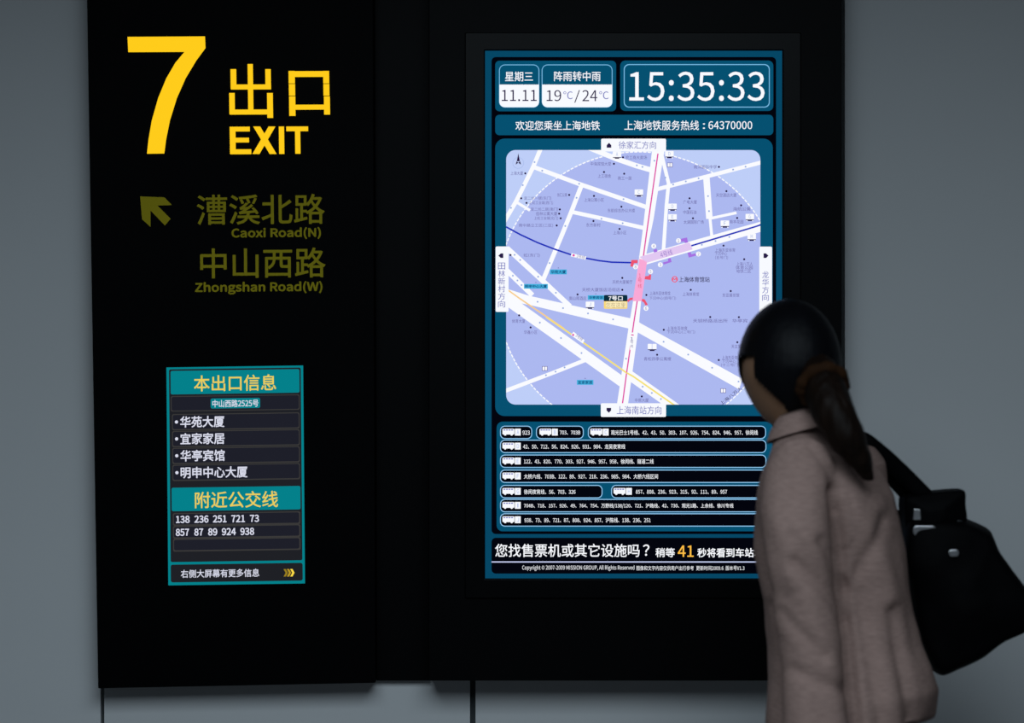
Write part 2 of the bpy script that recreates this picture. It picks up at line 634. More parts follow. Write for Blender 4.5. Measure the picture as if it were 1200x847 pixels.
# ---- street map
MAPIN = glow((172, 184, 240))
MAPOUT = glow((190, 206, 248))
ROAD = glow((250, 251, 255))
NAVY = glow((30, 48, 186))
PINK = glow((224, 70, 165))
ROSE = glow((250, 168, 214))
LILAC = glow((226, 200, 242))
VIOLET = glow((166, 112, 226))
RED = glow((238, 84, 112))
SUN = glow((246, 226, 120))
CYAN = glow((66, 176, 222))
DOT = glow((36, 14, 62))
LBL = glow((104, 98, 160))
MARK = glow((150, 172, 224))
a = Ssub()
a.rect(580.3, 162.4, 905.6, 487.4, SB, 2, 11)
mp = rr(593.2, 175.8, 891, 474, 11, n=8)
a.poly(mp, MAPOUT, 3)
a.clip = mp
CX, CY, CR = 748.5, 343.5, 165.5
a.disc(CX, CY, CR, MAPIN, 4, 72)
for i in range(200):                                       # dashed walking circle
    t = 2 * math.pi * i / 200
    u = t + 2 * math.pi / 200 * 0.72
    w = 1.4
    a.poly([(CX + (CR - w / 2) * math.cos(t), CY + (CR - w / 2) * math.sin(t)), (CX + (CR + w / 2) * math.cos(t), CY + (CR + w / 2) * math.sin(t)),
            (CX + (CR + w / 2) * math.cos(u), CY + (CR + w / 2) * math.sin(u)), (CX + (CR - w / 2) * math.cos(u), CY + (CR - w / 2) * math.sin(u))], ROAD, 5)
for pts, w in (
        ([(634.5, 172), (624.6, 196), (604.8, 236), (589, 263)], 5),
        ([(623.5, 195), (680, 216), (731, 233.5), (757, 242.5)], 5),
        ([(681.5, 217), (670, 247), (658.6, 275), (636, 329)], 5.2),
        ([(671, 248.5), (706, 256), (754, 267)], 4.6),
        ([(690, 173), (722, 186), (745, 194), (764, 199.5)], 6),
        ([(775, 180), (783.5, 215), (781, 240), (777.4, 294)], 4.2),
        ([(767, 222.5), (891, 190.6), (900, 188)], 4.6),
        ([(827.6, 206), (831.3, 256.4)], 7.6),
        ([(831.8, 254), (834.2, 278)], 3.4),
        ([(832, 256), (863, 249.3)], 3.2),
        ([(604.6, 236.5), (621, 246.5)], 3.2),
        ([(594, 290.5), (636, 329), (668, 359)], 6),
        ([(590, 313), (624, 346)], 6),
        ([(588, 459.5), (650, 436), (688, 421)], 4.6)):
    a.line(pts, w, ROAD, 6)
a.poly([(764.8, 170), (779.5, 170), (766, 256), (755.8, 305), (748.5, 382), (735, 480), (722, 480), (736.5, 384), (743, 346), (752.5, 275)], ROAD, 6)
a.poly([(593, 338), (620, 346.5), (739, 373), (739, 385.4), (624, 358), (593, 352)], ROAD, 6)
a.poly([(745, 375), (752, 379.5), (870, 444), (866, 456), (748, 389.8), (742, 386)], ROAD, 6)
a.poly([(590, 344), (610, 354.6), (729, 440), (726, 452.6), (681, 420.6), (590, 356)], ROAD, 6)
a.poly([(736, 432), (741, 435), (803, 479), (784, 479), (739, 447.4), (732, 443)], ROAD, 6)
a.poly([(748.5, 300), (808, 283), (892, 259.5), (892, 271.5), (812, 294), (757, 310)], ROAD, 6)
a.line([(764, 194), (775, 190)], 3, ROAD, 6)
# metro lines
a.line([(771, 180), (757.4, 275), (754, 300)], 1.5, PINK, 8)
a.line([(746.8, 352), (742.7, 378), (738.6, 407), (734.4, 436), (729, 476)], 1.5, PINK, 8)
a.line([(593, 265.8), (610, 275), (630, 284.3), (650, 292), (668.5, 298.2), (687, 302.6), (702, 305.4), (717, 307.2), (742, 307.8)], 1.9, NAVY, 8)
a.line([(810, 288), (885, 265.6), (892, 263.2)], 1.9, NAVY, 8)
a.line([(592, 337.5), (608, 349), (661, 385)], 1.7, glow((248, 205, 140)), 8)
a.line([(640, 371.4), (700, 412.8), (733.7, 436.4), (742, 441), (795, 478)], 1.9, SUN, 8)
# station blocks
a.poly([(749.2, 303), (758.2, 306), (751.8, 352.8), (741.4, 352.8)], ROSE, 9)
a.poly([(749.4, 301), (808, 284), (811.6, 292.2), (757.6, 308)], LILAC, 9)
a.text('4号线', 773.5, 293.6, 788, 300.4, glow((150, 120, 200)), 10, 0, -16)
for ch, y in (('1', 320.5), ('号', 326), ('线', 332.5)):
    a.text(ch, 747.4 - (0 if ch != '1' else -1.4), y, 752 - (0 if ch != '1' else 1.2), y + 5, glow((225, 90, 120)), 10)
for p in ([(740, 304.6), (747.4, 304.6), (747, 308.4), (743, 308.4), (741.6, 312.6), (738.6, 312.2)], [(756, 323.6), (760.2, 323.2), (760.6, 321.6), (763, 321.6), (762.6, 328), (755.4, 327.2)],
          [(752.4, 350), (755.4, 350.6), (759.2, 357), (756.4, 358), (754.4, 354.2), (752, 353)], [(735, 351.8), (738, 349), (741.6, 348.4), (741.4, 351.2), (738.4, 352), (736, 354.2)]):
    a.poly(p, RED, 9)
for p in ([(797.6, 280), (805, 278.2), (806.2, 284), (802.6, 285), (801.8, 283), (798, 283.4)], [(765.6, 292.6), (769.4, 291.4), (770.4, 294.8), (766.4, 296)],
          [(782.6, 303), (785.8, 302.2), (787, 307), (777.6, 310), (776.8, 307.4), (783, 306)], [(805.6, 296.2), (809.4, 295.4), (810, 298), (815.2, 296.8), (815.6, 299.6), (807, 301.8)]):
    a.poly(p, VIOLET, 9)
for n_, x, y in (('1', 795, 282), ('4', 766, 288.4), ('3', 773.7, 310.2), ('2', 818.4, 297.6), ('8', 744.6, 312.6), ('5', 762.2, 318.2), ('6', 757, 361.2)):
    a.disc(x, y, 2.9, ROAD, 11, 14)
    a.text(n_, x - 1, y - 1.8, x + 1, y + 1.8, LBL, 12)
# metro emblem and station name
a.ring(790.6, 327.2, 3.2, 1.0, RED, 9)
a.line([(788.3, 328.6), (788.9, 325.9), (790.6, 327.8), (792.3, 325.9), (792.9, 328.6)], 0.9, RED, 9)
a.text('上海体育馆站', 795.4, 324.2, 831.6, 330.6, INK, 9, 0.05)
# line name tags lying on the lines
a.poly([(669.8, 296.6), (687, 300.6), (686, 304.4), (668.8, 300.4)], ROAD, 9)
a.disc(672.2, 299.2, 1.4, PINK, 10)
a.text('3号线', 675.6, 298.8, 685.4, 303, LBL, 10, 0, 13)
a.poly([(672, 388.6), (685, 398.4), (683, 402.4), (669, 392.6)], ROAD, 9)
a.disc(671.6, 392.4, 1.3, PINK, 10)
a.text('3号线', 674, 393.2, 683.6, 397.2, LBL, 10, 0, 35)
a.rect(738.2, 389.6, 742.2, 410, ROAD, 9)
a.line([(739.6, 392.2), (742.6, 392.6)], 1.4, PINK, 10)
for ch, y in (('1', 395), ('号', 399), ('线', 403.6)):
    a.text(ch, 738.6, y, 742, y + 3.6, LBL, 10)
# teal building tags
for s, x0, y0, x1, y1 in (('华苑大厦', 644.4, 315.7, 664.2, 321.5), ('明申中心大厦', 614, 332.7, 642, 338.2), ('华亭宾馆', 688.8, 346, 707.6, 351.2), ('宜家家居', 676, 445, 695.4, 450.8)):
    a.rect(x0, y0, x1, y1, CYAN, 9)
    a.text(s, x0 + 1.2, y0 + 0.9, x1 - 1.2, y1 - 0.9, glow((14, 70, 120)), 10, 0.08)
    a.poly([((x0 + x1) / 2 - 1, y0 - 1.4), ((x0 + x1) / 2, y0 - 2.4), ((x0 + x1) / 2 + 1, y0 - 1.4)], LBL, 9)
a.rect(707.6, 345.6, 735.2, 353, glow((6, 44, 62)), 9, 1.4, (1, 1, 0, 0))
a.text('7号口', 713, 346.8, 729.6, 352.2, SW, 10, 0.15)
a.rect(707.6, 353, 735.2, 361.8, glow((250, 216, 120)), 9, 1.4, (0, 0, 1, 1))
a.rect(710, 353.4, 734, 360.6, glow((255, 238, 186)), 10, 1.2)
a.text('您在这里', 710, 354.4, 733, 360.6, glow((176, 160, 120)), 11)
# bus stop tags
for ch, x0, y0 in (('D', 779.4, 177), ('C', 743.6, 222), ('D', 783, 238.6), ('E', 783, 251), ('F', 844.4, 258.4), ('G', 873.6, 250.6), ('H', 875.8, 273.8), ('J', 686.4, 353.4), ('A', 718, 177.6)):
    a.rect(x0, y0, x0 + 10, y0 + 6.4, ROAD, 9, 0.6)
    a.text(ch, x0 + 3.8, y0 + 1, x0 + 6.2, y0 + 5.2, MARK, 10)
    a.rect(x0 + 0.2, y0 + 6.6, x0 + 9.8, y0 + 7.4, INK, 9)
    a.rect(x0 + 2.4, y0 + 7.2, x0 + 7.6, y0 + 8.4, INK, 10)
    a.rect(x0 + 1, y0 + 7.4, x0 + 2.2, y0 + 8.6, ROAD, 10)
    a.rect(x0 + 7.8, y0 + 7.4, x0 + 9, y0 + 8.6, ROAD, 10)
a.rect(759, 402.8, 763.8, 409, ROAD, 9, 0.6)
a.rect(764.4, 402.8, 769.4, 409, ROAD, 9, 0.6)
a.rect(759.2, 409.2, 769.2, 410, INK, 9)
a.rect(761.4, 409.8, 767, 411.2, INK, 10)
for x0, y0 in ((781.8, 190.6), (635.2, 429), (844.2, 455)):          # lavatory signs
    a.rect(x0, y0, x0 + 6.4, y0 + 5.4, LBL, 9)
    a.rect(x0 + 0.6, y0 + 0.6, x0 + 2.9, y0 + 4.8, ROAD, 10)
    a.rect(x0 + 3.5, y0 + 0.6, x0 + 5.8, y0 + 4.8, ROAD, 10)
# places: a dot and a tiny name each
for s, dx, dy, x0, y0, x1 in (
        ('上海大厦', 615.6, 203.2, 598.4, 200.8, 613), ('宜二坊一居(东门)', 610.8, 232.4, 614, 230.2, 646), ('上虹工业城(西门)', 617, 237.8, 620, 235.6, 648),
        ('宜二坊二居(南门)', 656, 245.4, 622, 243.2, 654), ('佳林公寓大厦', 655.2, 250.4, 628, 248.2, 653), ('上虹工业城(北门)', 657, 255.8, 626, 253.6, 654),
        ('南中路立工区(二区)', 652.4, 264.2, 608, 262, 648), ('徐汇公寓', 667, 228.4, 653, 226.2, 664.4), ('中海宾馆大堂', 719.4, 192, 692, 189.8, 716),
        ('上工宿舍', 707.8, 201.6, 700.6, 204, 716), ('南工一居', 731.4, 203.6, 724, 206.6, 740), ('上海公寓小区', 696, 229.6, 684.6, 232, 707.6),
        ('东航综合办公大楼', 728.2, 242.2, 712, 244.4, 744), ('东方新村', 695.4, 259, 687, 261.4, 703.6), ('上海小区', 726, 268.2, 718.6, 270.4, 734),
        ('农工商大卖场', 730, 184.4, 733, 182.4, 758), ('南洋国际中学', 842.4, 195.6, 813, 193.4, 840), ('广电大厦', 808, 232.4, 800.6, 234.6, 816.6),
        ('中国石油', 808, 244.2, 800.6, 246.4, 816), ('太湖国际广场', 812, 255.8, 801, 258, 824.6), ('天空酒店大厦', 851.2, 224, 839, 226.4, 863),
        ('海航公寓', 868.4, 240.6, 859, 242.6, 879.4), ('南丰花园', 863.8, 255.4, 855, 257.6, 871), ('上海东亚体育', 847.8, 287.8, 838, 290.8, 861.6),
        ('上海八万人', 872, 303.8, 863, 307, 882), ('上海东亚体育馆', 757.4, 345.6, 761.4, 341.4, 785.4), ('上海体育馆', 809.4, 339.6, 800, 342.4, 819),
        ('东亚展览馆', 856.2, 341, 846.6, 343.6, 866.2), ('天钥桥路派出所', 832.2, 371.4, 812, 373.6, 852.6), ('华亭宾', 865.8, 371.6, 858, 373.6, 876),
        ('上海东亚体育', 777.8, 386.4, 781.6, 382.4, 805.4), ('天主堂', 864, 401, 857, 403.6, 868), ('上海东亚体', 842.2, 421.8, 846, 416.6, 864),
        ('青松四季公寓楼', 770, 415.6, 754.6, 418.2, 786.4), ('中原大厦', 752, 464.4, 744, 466.6, 760), ('体育大厦', 608.4, 369.4, 600, 374, 615.4),
        ('华鑫小区', 621.8, 383.6, 614, 387, 629.6), ('天桥大厦餐厅', 729.2, 325.6, 717.6, 328.2, 741), ('天桥大厦饭店沿街店', 729.2, 339.6, 682, 337.2, 726.6),
        ('南山南酒店', 676.8, 345, 667, 347.2, 687), ('虹(东门)', 598.2, 298.8, 613.6, 297, 632.6)):
    a.disc(dx, dy, 1.25, DOT, 9, 10)
    a.text(s, x0, y0, x1, y0 + 4.4, LBL, 9)
for s, x0, y0, x1 in (('下沉中心(四号门)', 761, 347.4, 792), ('下沉中心', 837.6, 295, 852), ('(五号门)', 838, 299.8, 853), ('体育公园', 862, 311.4, 882), ('地铁二区', 862.8, 315.6, 880),
                      ('下沉中心(二号门)', 781.4, 387, 814.4), ('下沉中心', 846, 421, 862), ('(十二号门)', 845, 425.6, 866)):
    a.text(s, x0, y0, x1, y0 + 4.2, LBL, 9)
a.text('上海八万人', 841, 461.4, 872, 466, INK, 9, 0, -38)
for x, y in ((626.4, 190), (612.6, 217), (598.8, 243.6), (635.4, 200), (678.6, 215.4), (730.6, 233.4), (675.6, 231.8), (662.4, 264.8), (704.8, 256.4), (729.6, 261.6), (746.2, 193.8), (752.8, 195.6), (779.6, 208.2),
             (766.8, 188.4), (788.8, 216.2), (803.6, 212.6), (818.6, 209), (859, 198.8), (873.6, 195.4), (829.6, 229.8), (830.8, 247.4), (822.4, 286.8), (838.4, 282.4), (854.6, 277.6), (644, 308.2), (603, 298.6), (609.6, 304.6),
             (630.6, 324.2), (651.4, 343), (601, 323), (606.4, 328.6), (611.2, 334), (630, 353.6), (659.8, 361), (689, 367.2), (718.4, 374.2), (632.6, 378), (657.4, 396), (681.4, 413.6), (661.6, 430.4), (651, 435.4),
             (639.8, 439.6), (733.6, 420.2), (777.6, 400.4), (806.4, 415.4), (834.4, 430.8), (753, 453), (763.8, 460.4), (774.4, 467.4), (757, 186), (865.4, 447)):
    a.disc(x, y, 1.1, MARK, 10, 8)
# north arrow
a.ring(607.3, 191, 6.4, 0.35, MARK, 9, 28)
a.poly([(607.4, 179.6), (605.6, 189), (609.2, 189)], DOT, 10)
a.poly([(605.4, 189), (604.2, 193), (607.4, 190.8)], DOT, 10)
a.poly([(609.4, 189), (610.6, 193), (607.4, 190.8)], DOT, 10)
a.build('street_map', scr)


def direction_tab(x0, y0, x1, y1, s, head, vertical=False):
    a = Ssub()
    a.rect(x0, y0, x1, y1, SW, 14, 1.6)
    hx, hy, ang = head
    ho = [(-2.7, -0.4), (0, -3.2), (2.7, -0.4), (2.7, 2.6), (-2.7, 2.6)]
    c, sn = math.cos(math.radians(ang)), math.sin(math.radians(ang))
    a.poly([(hx + x * c - y * sn, hy + x * sn + y * c) for x, y in ho], INK, 15)
    if vertical:
        bx0, by0, bx1, by1 = s[1]
        n = len(s[0])
        h = (by1 - by0) / n
        for k, ch in enumerate(s[0]):
            a.text(ch, bx0, by0 + k * h + 0.3, bx1, by0 + (k + 1) * h - 0.5, PALE, 15, 0.03)
    else:
        a.text(s[0], *s[1], PALE, 15, 0.03)
    a.build('direction_tab', scr)


direction_tab(704.4, 162.6, 780.4, 177.6, ('徐家汇方向', (724.8, 165.6, 768.8, 174.6)), (713.6, 170.6, 0))
direction_tab(704, 472.4, 780.4, 488.4, ('上海南站方向', (722.6, 475.6, 775, 485.4)), (713.4, 480.4, 180))
direction_tab(580.8, 288.8, 596, 365.4, ('田林新村方向', (583.6, 307.4, 592, 360.6)), (587.2, 299.6, 270), True)
direction_tab(889.6, 289, 904.6, 366, ('龙华方向', (893, 317.4, 900.8, 353)), (897.2, 299.6, 90), True)

# ---- bus routes
bk = Ssub()
bk.rect(582, 494, 905.6, 622.4, SB, 2, 7)
routes = bk.build('route_list', scr)
RL = glow((150, 205, 246))
for L, x0, x1, y0, s, t0, t1 in (
        ('A', 586, 623.6, 498.8, '923', 612.4, 620.8), ('B', 628.2, 684, 498.8, '703、703B', 656, 680), ('C', 689, 897.6, 498.8, '观光巴士1号线、42、43、50、303、107、926、754、824、946、957、徐闵线', 716, 888),
        ('D', 586, 898, 515.2, '42、50、712、56、824、926、931、984、龙吴夜宵线', 613, 732.6), ('E', 586, 898, 532.6, '122、43、820、770、303、927、946、957、958、徐闵线、隧道二线', 614, 766),
        ('F', 586, 898, 550.2, '大桥六线、703B、122、89、927、218、236、985、984、大桥六线区间', 614, 771), ('G', 586, 706, 568.2, '徐闵夜宵线、56、703、326', 614, 674.4), ('H', 716.2, 898, 568.2, '857、808、236、923、315、92、111、89、957', 745, 852),
        ('I', 586, 898, 584.6, '704B、718、157、926、49、764、754、万野线/138/120、721、沪路线、42、730、观光1路、上余线、徐川专线', 614, 859.4), ('J', 586, 898, 601.4, '938、73、89、721、87、808、924、857、沪陈线、138、236、251', 614.6, 762.4)):
    a = Ssub()
    y1 = y0 + 15.4
    a.rect(x0, y0, x1, y1, RL, 3, 5.6)
    a.rect(x0 + 0.9, y0 + 0.9, x1 - 0.9, y1 - 0.9, NIGHT, 4, 4.8)
    bx = x0 + 2.8 if L != 'B' else x0 + 4
    # bus pictogram and its letter box
    a.rect(bx, y0 + 3.4, bx + 14, y0 + 10.2, SW, 5, 1.2)
    for w_ in range(4):
        a.rect(bx + 1.2 + 3 * w_, y0 + 4.2, bx + 3.4 + 3 * w_, y0 + 5.6, PALE, 6)
    a.disc(bx + 3.2, y0 + 10.2, 1.4, SW, 5, 10)
    a.disc(bx + 10.8, y0 + 10.2, 1.4, SW, 5, 10)
    a.rect(bx + 14.6, y0 + 3.4, bx + 21.4, y0 + 11.4, SW, 5)
    lw = 0.5 if L == 'I' else 1.3
    a.text(L, bx + 18.1 - lw, y0 + 5, bx + 18.1 + lw, y0 + 9.8, MARK, 6)
    q0, q1 = (5.6, 10.5) if L in 'ABH' else (5.1, 10.8)
    a.text(s, t0, y0 + q0, t1, y0 + q1, SW, 5, 0.04)
    a.build('bus_route_row', scr)
a = Ssub()
a.rect(576, 657.6, 909.5, 659, glow((196, 204, 240)), 3)
a.text('您找售票机或其它设施吗', 580.2, 637, 749.6, 652.6, SW, 3, 0.16)
a.text('？', 753.4, 637.8, 761, 651.2, SW, 3, 0.16)
a.text('稍等', 768.2, 641.8, 790.8, 652.8, SW, 3, 0.2)
a.text('41', 794.2, 639, 812.8, 652.4, glow((255, 190, 70)), 3, 0.14)
a.text('秒将看到车站地图', 817.2, 642, 905, 653, SW, 3, 0.2)
a.build('facility_notice', scr)
a = Ssub()
a.text('Copyright © 2007-2009 MISSION GROUP, All Rights Reserved', 612, 662.2, 743.4, 668.8, SW, 3, 0)
a.text('图像和文字内容仅供用户出行参考', 745.8, 662.8, 813, 668.2, SW, 3, 0)
a.text('更新时间2009.6', 815.8, 662.8, 847.8, 668.2, SW, 3, 0)
a.text('版本号V1.3', 850.2, 662.8, 872.4, 668.2, SW, 3, 0)
a.build('copyright_line', scr)


# ================================================================== the woman walking past
def loft(rings, cap=True):
    V, F = [], []
    n = len(rings[0])
    for r in rings:
        V += list(r)
    for i in range(len(rings) - 1):
        for j in range(n):
            k = (j + 1) % n
            F.append((i * n + j, i * n + k, (i + 1) * n + k, (i + 1) * n + j))
    if cap:
        F.append(tuple(range(n))[::-1])
        F.append(tuple((len(rings) - 1) * n + j for j in range(n)))
    return V, F


def smooth_path(pts, rad, n=6):
    """Catmull-Rom through points and radii"""
    P, R = [], []
    for i in range(len(pts) - 1):
        p0, p1, p2, p3 = pts[max(i - 1, 0)], pts[i], pts[i + 1], pts[min(i + 2, len(pts) - 1)]
        for k in range(n):
            t = k / n
            P.append(0.5 * ((2 * p1) + (p2 - p0) * t + (2 * p0 - 5 * p1 + 4 * p2 - p3) * t * t + (3 * p1 - p0 - 3 * p2 + p3) * t ** 3))
            R.append(rad[i] + (rad[i + 1] - rad[i]) * (t * t * (3 - 2 * t)))
    P.append(pts[-1])
    R.append(rad[-1])
    return P, R


def tube(pts, rad, n=16, sub=6, flat=None, side=None):
    """round (or flattened) tapering tube with rounded ends"""
    pts = [Vector(p) for p in pts]
    P, R = smooth_path(pts, rad, sub)
    rings = []
    prev = None
    for i, p in enumerate(P):
        t = (P[min(i + 1, len(P) - 1)] - P[max(i - 1, 0)]).normalized()
        if prev is None:
            ref = Vector(side) if side is not None else (Vector((0, 0, 1)) if abs(t.z) < 0.9 else Vector((1, 0, 0)))
        else:
            ref = prev
        u = (ref - t * ref.dot(t)).normalized()
        prev = u
        w = t.cross(u)
        k = flat if flat else 1.0
        rings.append([p + u * (R[i] * math.cos(2 * math.pi * j / n)) + w * (R[i] * k * math.sin(2 * math.pi * j / n)) for j in range(n)])
    # rounded ends
    def endcap(ring, c, d, r):
        out = []
        for a in (35, 65):
            s, e = math.cos(math.radians(a)), math.sin(math.radians(a))
            out.append([c + (q - c) * s + d * (r * e) for q in ring])
        return out
    d0 = (P[0] - P[1]).normalized()
    d1 = (P[-1] - P[-2]).normalized()
    rings = endcap(rings[0], P[0], d0, R[0])[::-1] + rings + endcap(rings[-1], P[-1], d1, R[-1])
    return loft(rings)


def ball(c, ax, n=20, m=14, fn=None):
    """ellipsoid; ax = three axis vectors"""
    c = Vector(c)
    V, F = [], []
    for i in range(m + 1):
        ph = math.pi * i / m
        for j in range(n):
            th = 2 * math.pi * j / n
            d = Vector((math.sin(ph) * math.cos(th), math.sin(ph) * math.sin(th), math.cos(ph)))
            if fn:
                V.append(fn(d))
            else:
                V.append(c + ax[0] * d.x + ax[1] * d.y + ax[2] * d.z)
    for i in range(m):
        for j in range(n):
            k = (j + 1) % n
            F.append((i * n + j, (i + 1) * n + j, (i + 1) * n + k, i * n + k))
    return V, F


def fused(name, shells, voxel, mat, parent, smooth_it=6, move=None, label=None):
    """the shells melted into one continuous surface"""
    V, F = [], []
    for v, f in shells:
        n = len(V)
        V += [Vector(p) for p in v]
        F += [tuple(n + j for j in q) for q in f]
    me = bpy.data.meshes.new('tmp')
    me.from_pydata(V, [], F)
    bm = bmesh.new()
    bm.from_mesh(me)
    bmesh.ops.remove_doubles(bm, verts=bm.verts, dist=1e-5)
    bmesh.ops.recalc_face_normals(bm, faces=bm.faces)
    bm.to_mesh(me)
    bm.free()
    o = bpy.data.objects.new('tmp', me)
    COL.objects.link(o)
    r = o.modifiers.new('r', 'REMESH')
    r.mode = 'VOXEL'
    r.voxel_size = voxel
    s = o.modifiers.new('s', 'SMOOTH')
    s.factor = 0.5
    s.iterations = smooth_it
    dg = bpy.context.evaluated_depsgraph_get()
    ev = o.evaluated_get(dg)
    m2 = ev.to_mesh()
    V = [v.co.copy() for v in m2.vertices]
    N = [v.normal.copy() for v in m2.vertices]
    F = [tuple(p.vertices) for p in m2.polygons]
    ev.to_mesh_clear()
    bpy.data.objects.remove(o)
    if move:
        V = [move(p, n) for p, n in zip(V, N)]
    return make(name, V, F, mat, None, parent, True, label)


YW = -0.90
HEAD_YAW = math.radians(50)
BF = Vector((-0.906, 0.423, 0))                    # walking direction
BL = Vector((-0.423, -0.906, 0))                   # her left
UP = Vector((0, 0, 1))
hip = at(985, 847, YW)
woman = thing('person', 'woman with a dark ponytail and brown grey jacket walking past the tall lit screen', 'person', (hip.x, YW, 0.0))

# ---- head frame
HF = Vector((-math.cos(HEAD_YAW), math.sin(HEAD_YAW), 0))
HL = Vector((-math.sin(HEAD_YAW), -math.cos(HEAD_YAW), 0))
HC = at(924, 430, YW + 0.005)


def head_pt(d, grow=0.0):
    """d: unit direction (forward, left, up) in the head frame"""
    a_, b_, c_ = d.x, d.y, d.z
    rf, rl, ru = 0.096, 0.077, 0.113
    x, y, z = a_ * rf, b_ * rl, c_ * ru
    if c_ < 0:
        t = -c_
        y *= 1 - 0.30 * t ** 1.5                    # jaw narrows
        if a_ < 0:
            x *= 1 - 0.35 * t                       # nape goes in
        else:
            x *= 1 + 0.05 * t
    if a_ < 0:
        x *= 0.94
    if a_ > 0:
        x *= 0.97
        g = math.exp(-((b_ / 0.13) ** 2)) * math.exp(-(((c_ + 0.22) / 0.14) ** 2))
        x += 0.020 * g * a_                         # nose
        g = math.exp(-((b_ / 0.09) ** 2)) * math.exp(-(((c_ + 0.02) / 0.18) ** 2))
        x += 0.006 * g * a_                         # nose bridge
        for s in (-1, 1):
            g = math.exp(-(((b_ - s * 0.40) / 0.17) ** 2)) * math.exp(-(((c_ - 0.02) / 0.10) ** 2))
            x -= 0.008 * g * a_                     # eye sockets
            g = math.exp(-(((b_ - s * 0.55) / 0.2) ** 2)) * math.exp(-(((c_ + 0.25) / 0.18) ** 2))
            x += 0.004 * g * a_                     # cheeks
        g = math.exp(-((b_ / 0.2) ** 2)) * math.exp(-(((c_ + 0.56) / 0.09) ** 2))
        x += 0.005 * g * a_                         # mouth
        g = math.exp(-((b_ / 0.22) ** 2)) * math.exp(-(((c_ + 0.86) / 0.12) ** 2))
        x += 0.010 * g                              # chin
    v = Vector((x, y, z))
    if grow:
        v += Vector((a_, b_, c_)) * grow
    return HC + HF * v.x + HL * v.y + UP * v.z


body = [ball(HC, None, 56, 44, head_pt)]
for s in (-1, 1):                                   # ears
    e = HC + HL * (0.070 * s) - HF * 0.022 - UP * 0.012
    body.append(ball(e, (HF * 0.017, HL * 0.009, UP * 0.03), 14, 10))
neck0 = at(950, 555, YW)
body.append(tube([neck0 - UP * 0.05, at(940, 498, YW), HC - UP * 0.05 - HF * 0.025], [0.05, 0.048, 0.05], 18))
# torso under the clothes
body.append(tube([at(960, 585, YW), at(968, 640, YW), at(980, 730, YW), at(985, 815, YW)], [0.06, 0.08, 0.075, 0.07], 18))
ARM_L = [at(926, 556, YW - 0.15), at(934, 630, YW - 0.182), at(943, 703, YW - 0.186), at(951, 770, YW - 0.19), at(956, 874, YW - 0.20)]
ARM_R = [at(1004, 556, YW + 0.145), at(990, 630, YW + 0.17), at(972, 705, YW + 0.175), at(958, 770, YW + 0.19), at(938, 862, YW + 0.21)]


def hand(wrist, dirn, palm_n, thumb_dir):
    """relaxed hand hanging from the wrist: palm, five fingers"""
    d = dirn.normalized()
    pn = (palm_n - d * palm_n.dot(d)).normalized()
    sd = (thumb_dir - d * thumb_dir.dot(d)).normalized()
    out = [tube([wrist - d * 0.03, wrist + d * 0.005, wrist + d * 0.045, wrist + d * 0.078], [0.026, 0.026, 0.037, 0.035], 14, 5, 0.42, sd)]
    for k, (o_, L, r) in enumerate(((0.029, 0.070, 0.0085), (0.0095, 0.078, 0.009), (-0.0105, 0.072, 0.0085), (-0.029, 0.056, 0.0075))):
        b0 = wrist + d * 0.072 + sd * o_
        sp = sd * (o_ * 0.35)
        p1 = b0 + d * (L * 0.45) + pn * 0.006 + sp
        p2 = p1 + d * (L * 0.30) + pn * 0.016 + sp * 0.5
        p3 = p2 + d * (L * 0.18) + pn * 0.020
        out.append(tube([b0 - d * 0.012, p1, p2, p3], [r, r * 0.95, r * 0.9, r * 0.75], 10, 4))
    t0 = wrist + d * 0.022 + sd * 0.022
    t1 = t0 + d * 0.03 + sd * 0.022 + pn * 0.008
    t2 = t1 + d * 0.026 + sd * 0.006 + pn * 0.008
    out.append(tube([t0, t1, t2], [0.013, 0.011, 0.0085], 10, 5))
    return out


for arm, s in ((ARM_L, 1), (ARM_R, -1)):
    body.append(tube([arm[0] + BL * (-0.04 * s) - UP * 0.03] + arm[1:], [0.03, 0.034, 0.034, 0.032, 0.026], 14))
    d = (arm[-1] - arm[-2]).normalized()
    body += hand(arm[-1] + d * 0.04, d, -BL * s + BF * 0.2, BF)
# legs
LEGS = []
for s, fwd in ((1, -0.20), (-1, 0.22)):
    hp = Vector((hip.x, YW, 0.84)) + BL * (0.085 * s)
    ank = Vector((hip.x, YW, 0.0)) + BL * (0.065 * s) + BF * fwd
    kn = (hp + ank) / 2 + BF * (0.05 if fwd > 0 else 0.03)
    kn.z = 0.47
    ank.z = 0.10
    LEGS.append((hp, kn, ank, s))
    body.append(tube([hp, kn, ank], [0.055, 0.048, 0.034], 16))
    toe = Vector((ank.x, ank.y, 0.035)) + BF * 0.12
    heel = Vector((ank.x, ank.y, 0.045)) - BF * 0.02
    body.append(tube([heel, Vector((ank.x, ank.y, 0.05)) + BF * 0.05, toe], [0.026, 0.032, 0.022], 12, 5, 0.8))
fused('body', body, 0.0042, M_SKIN, woman, 3)

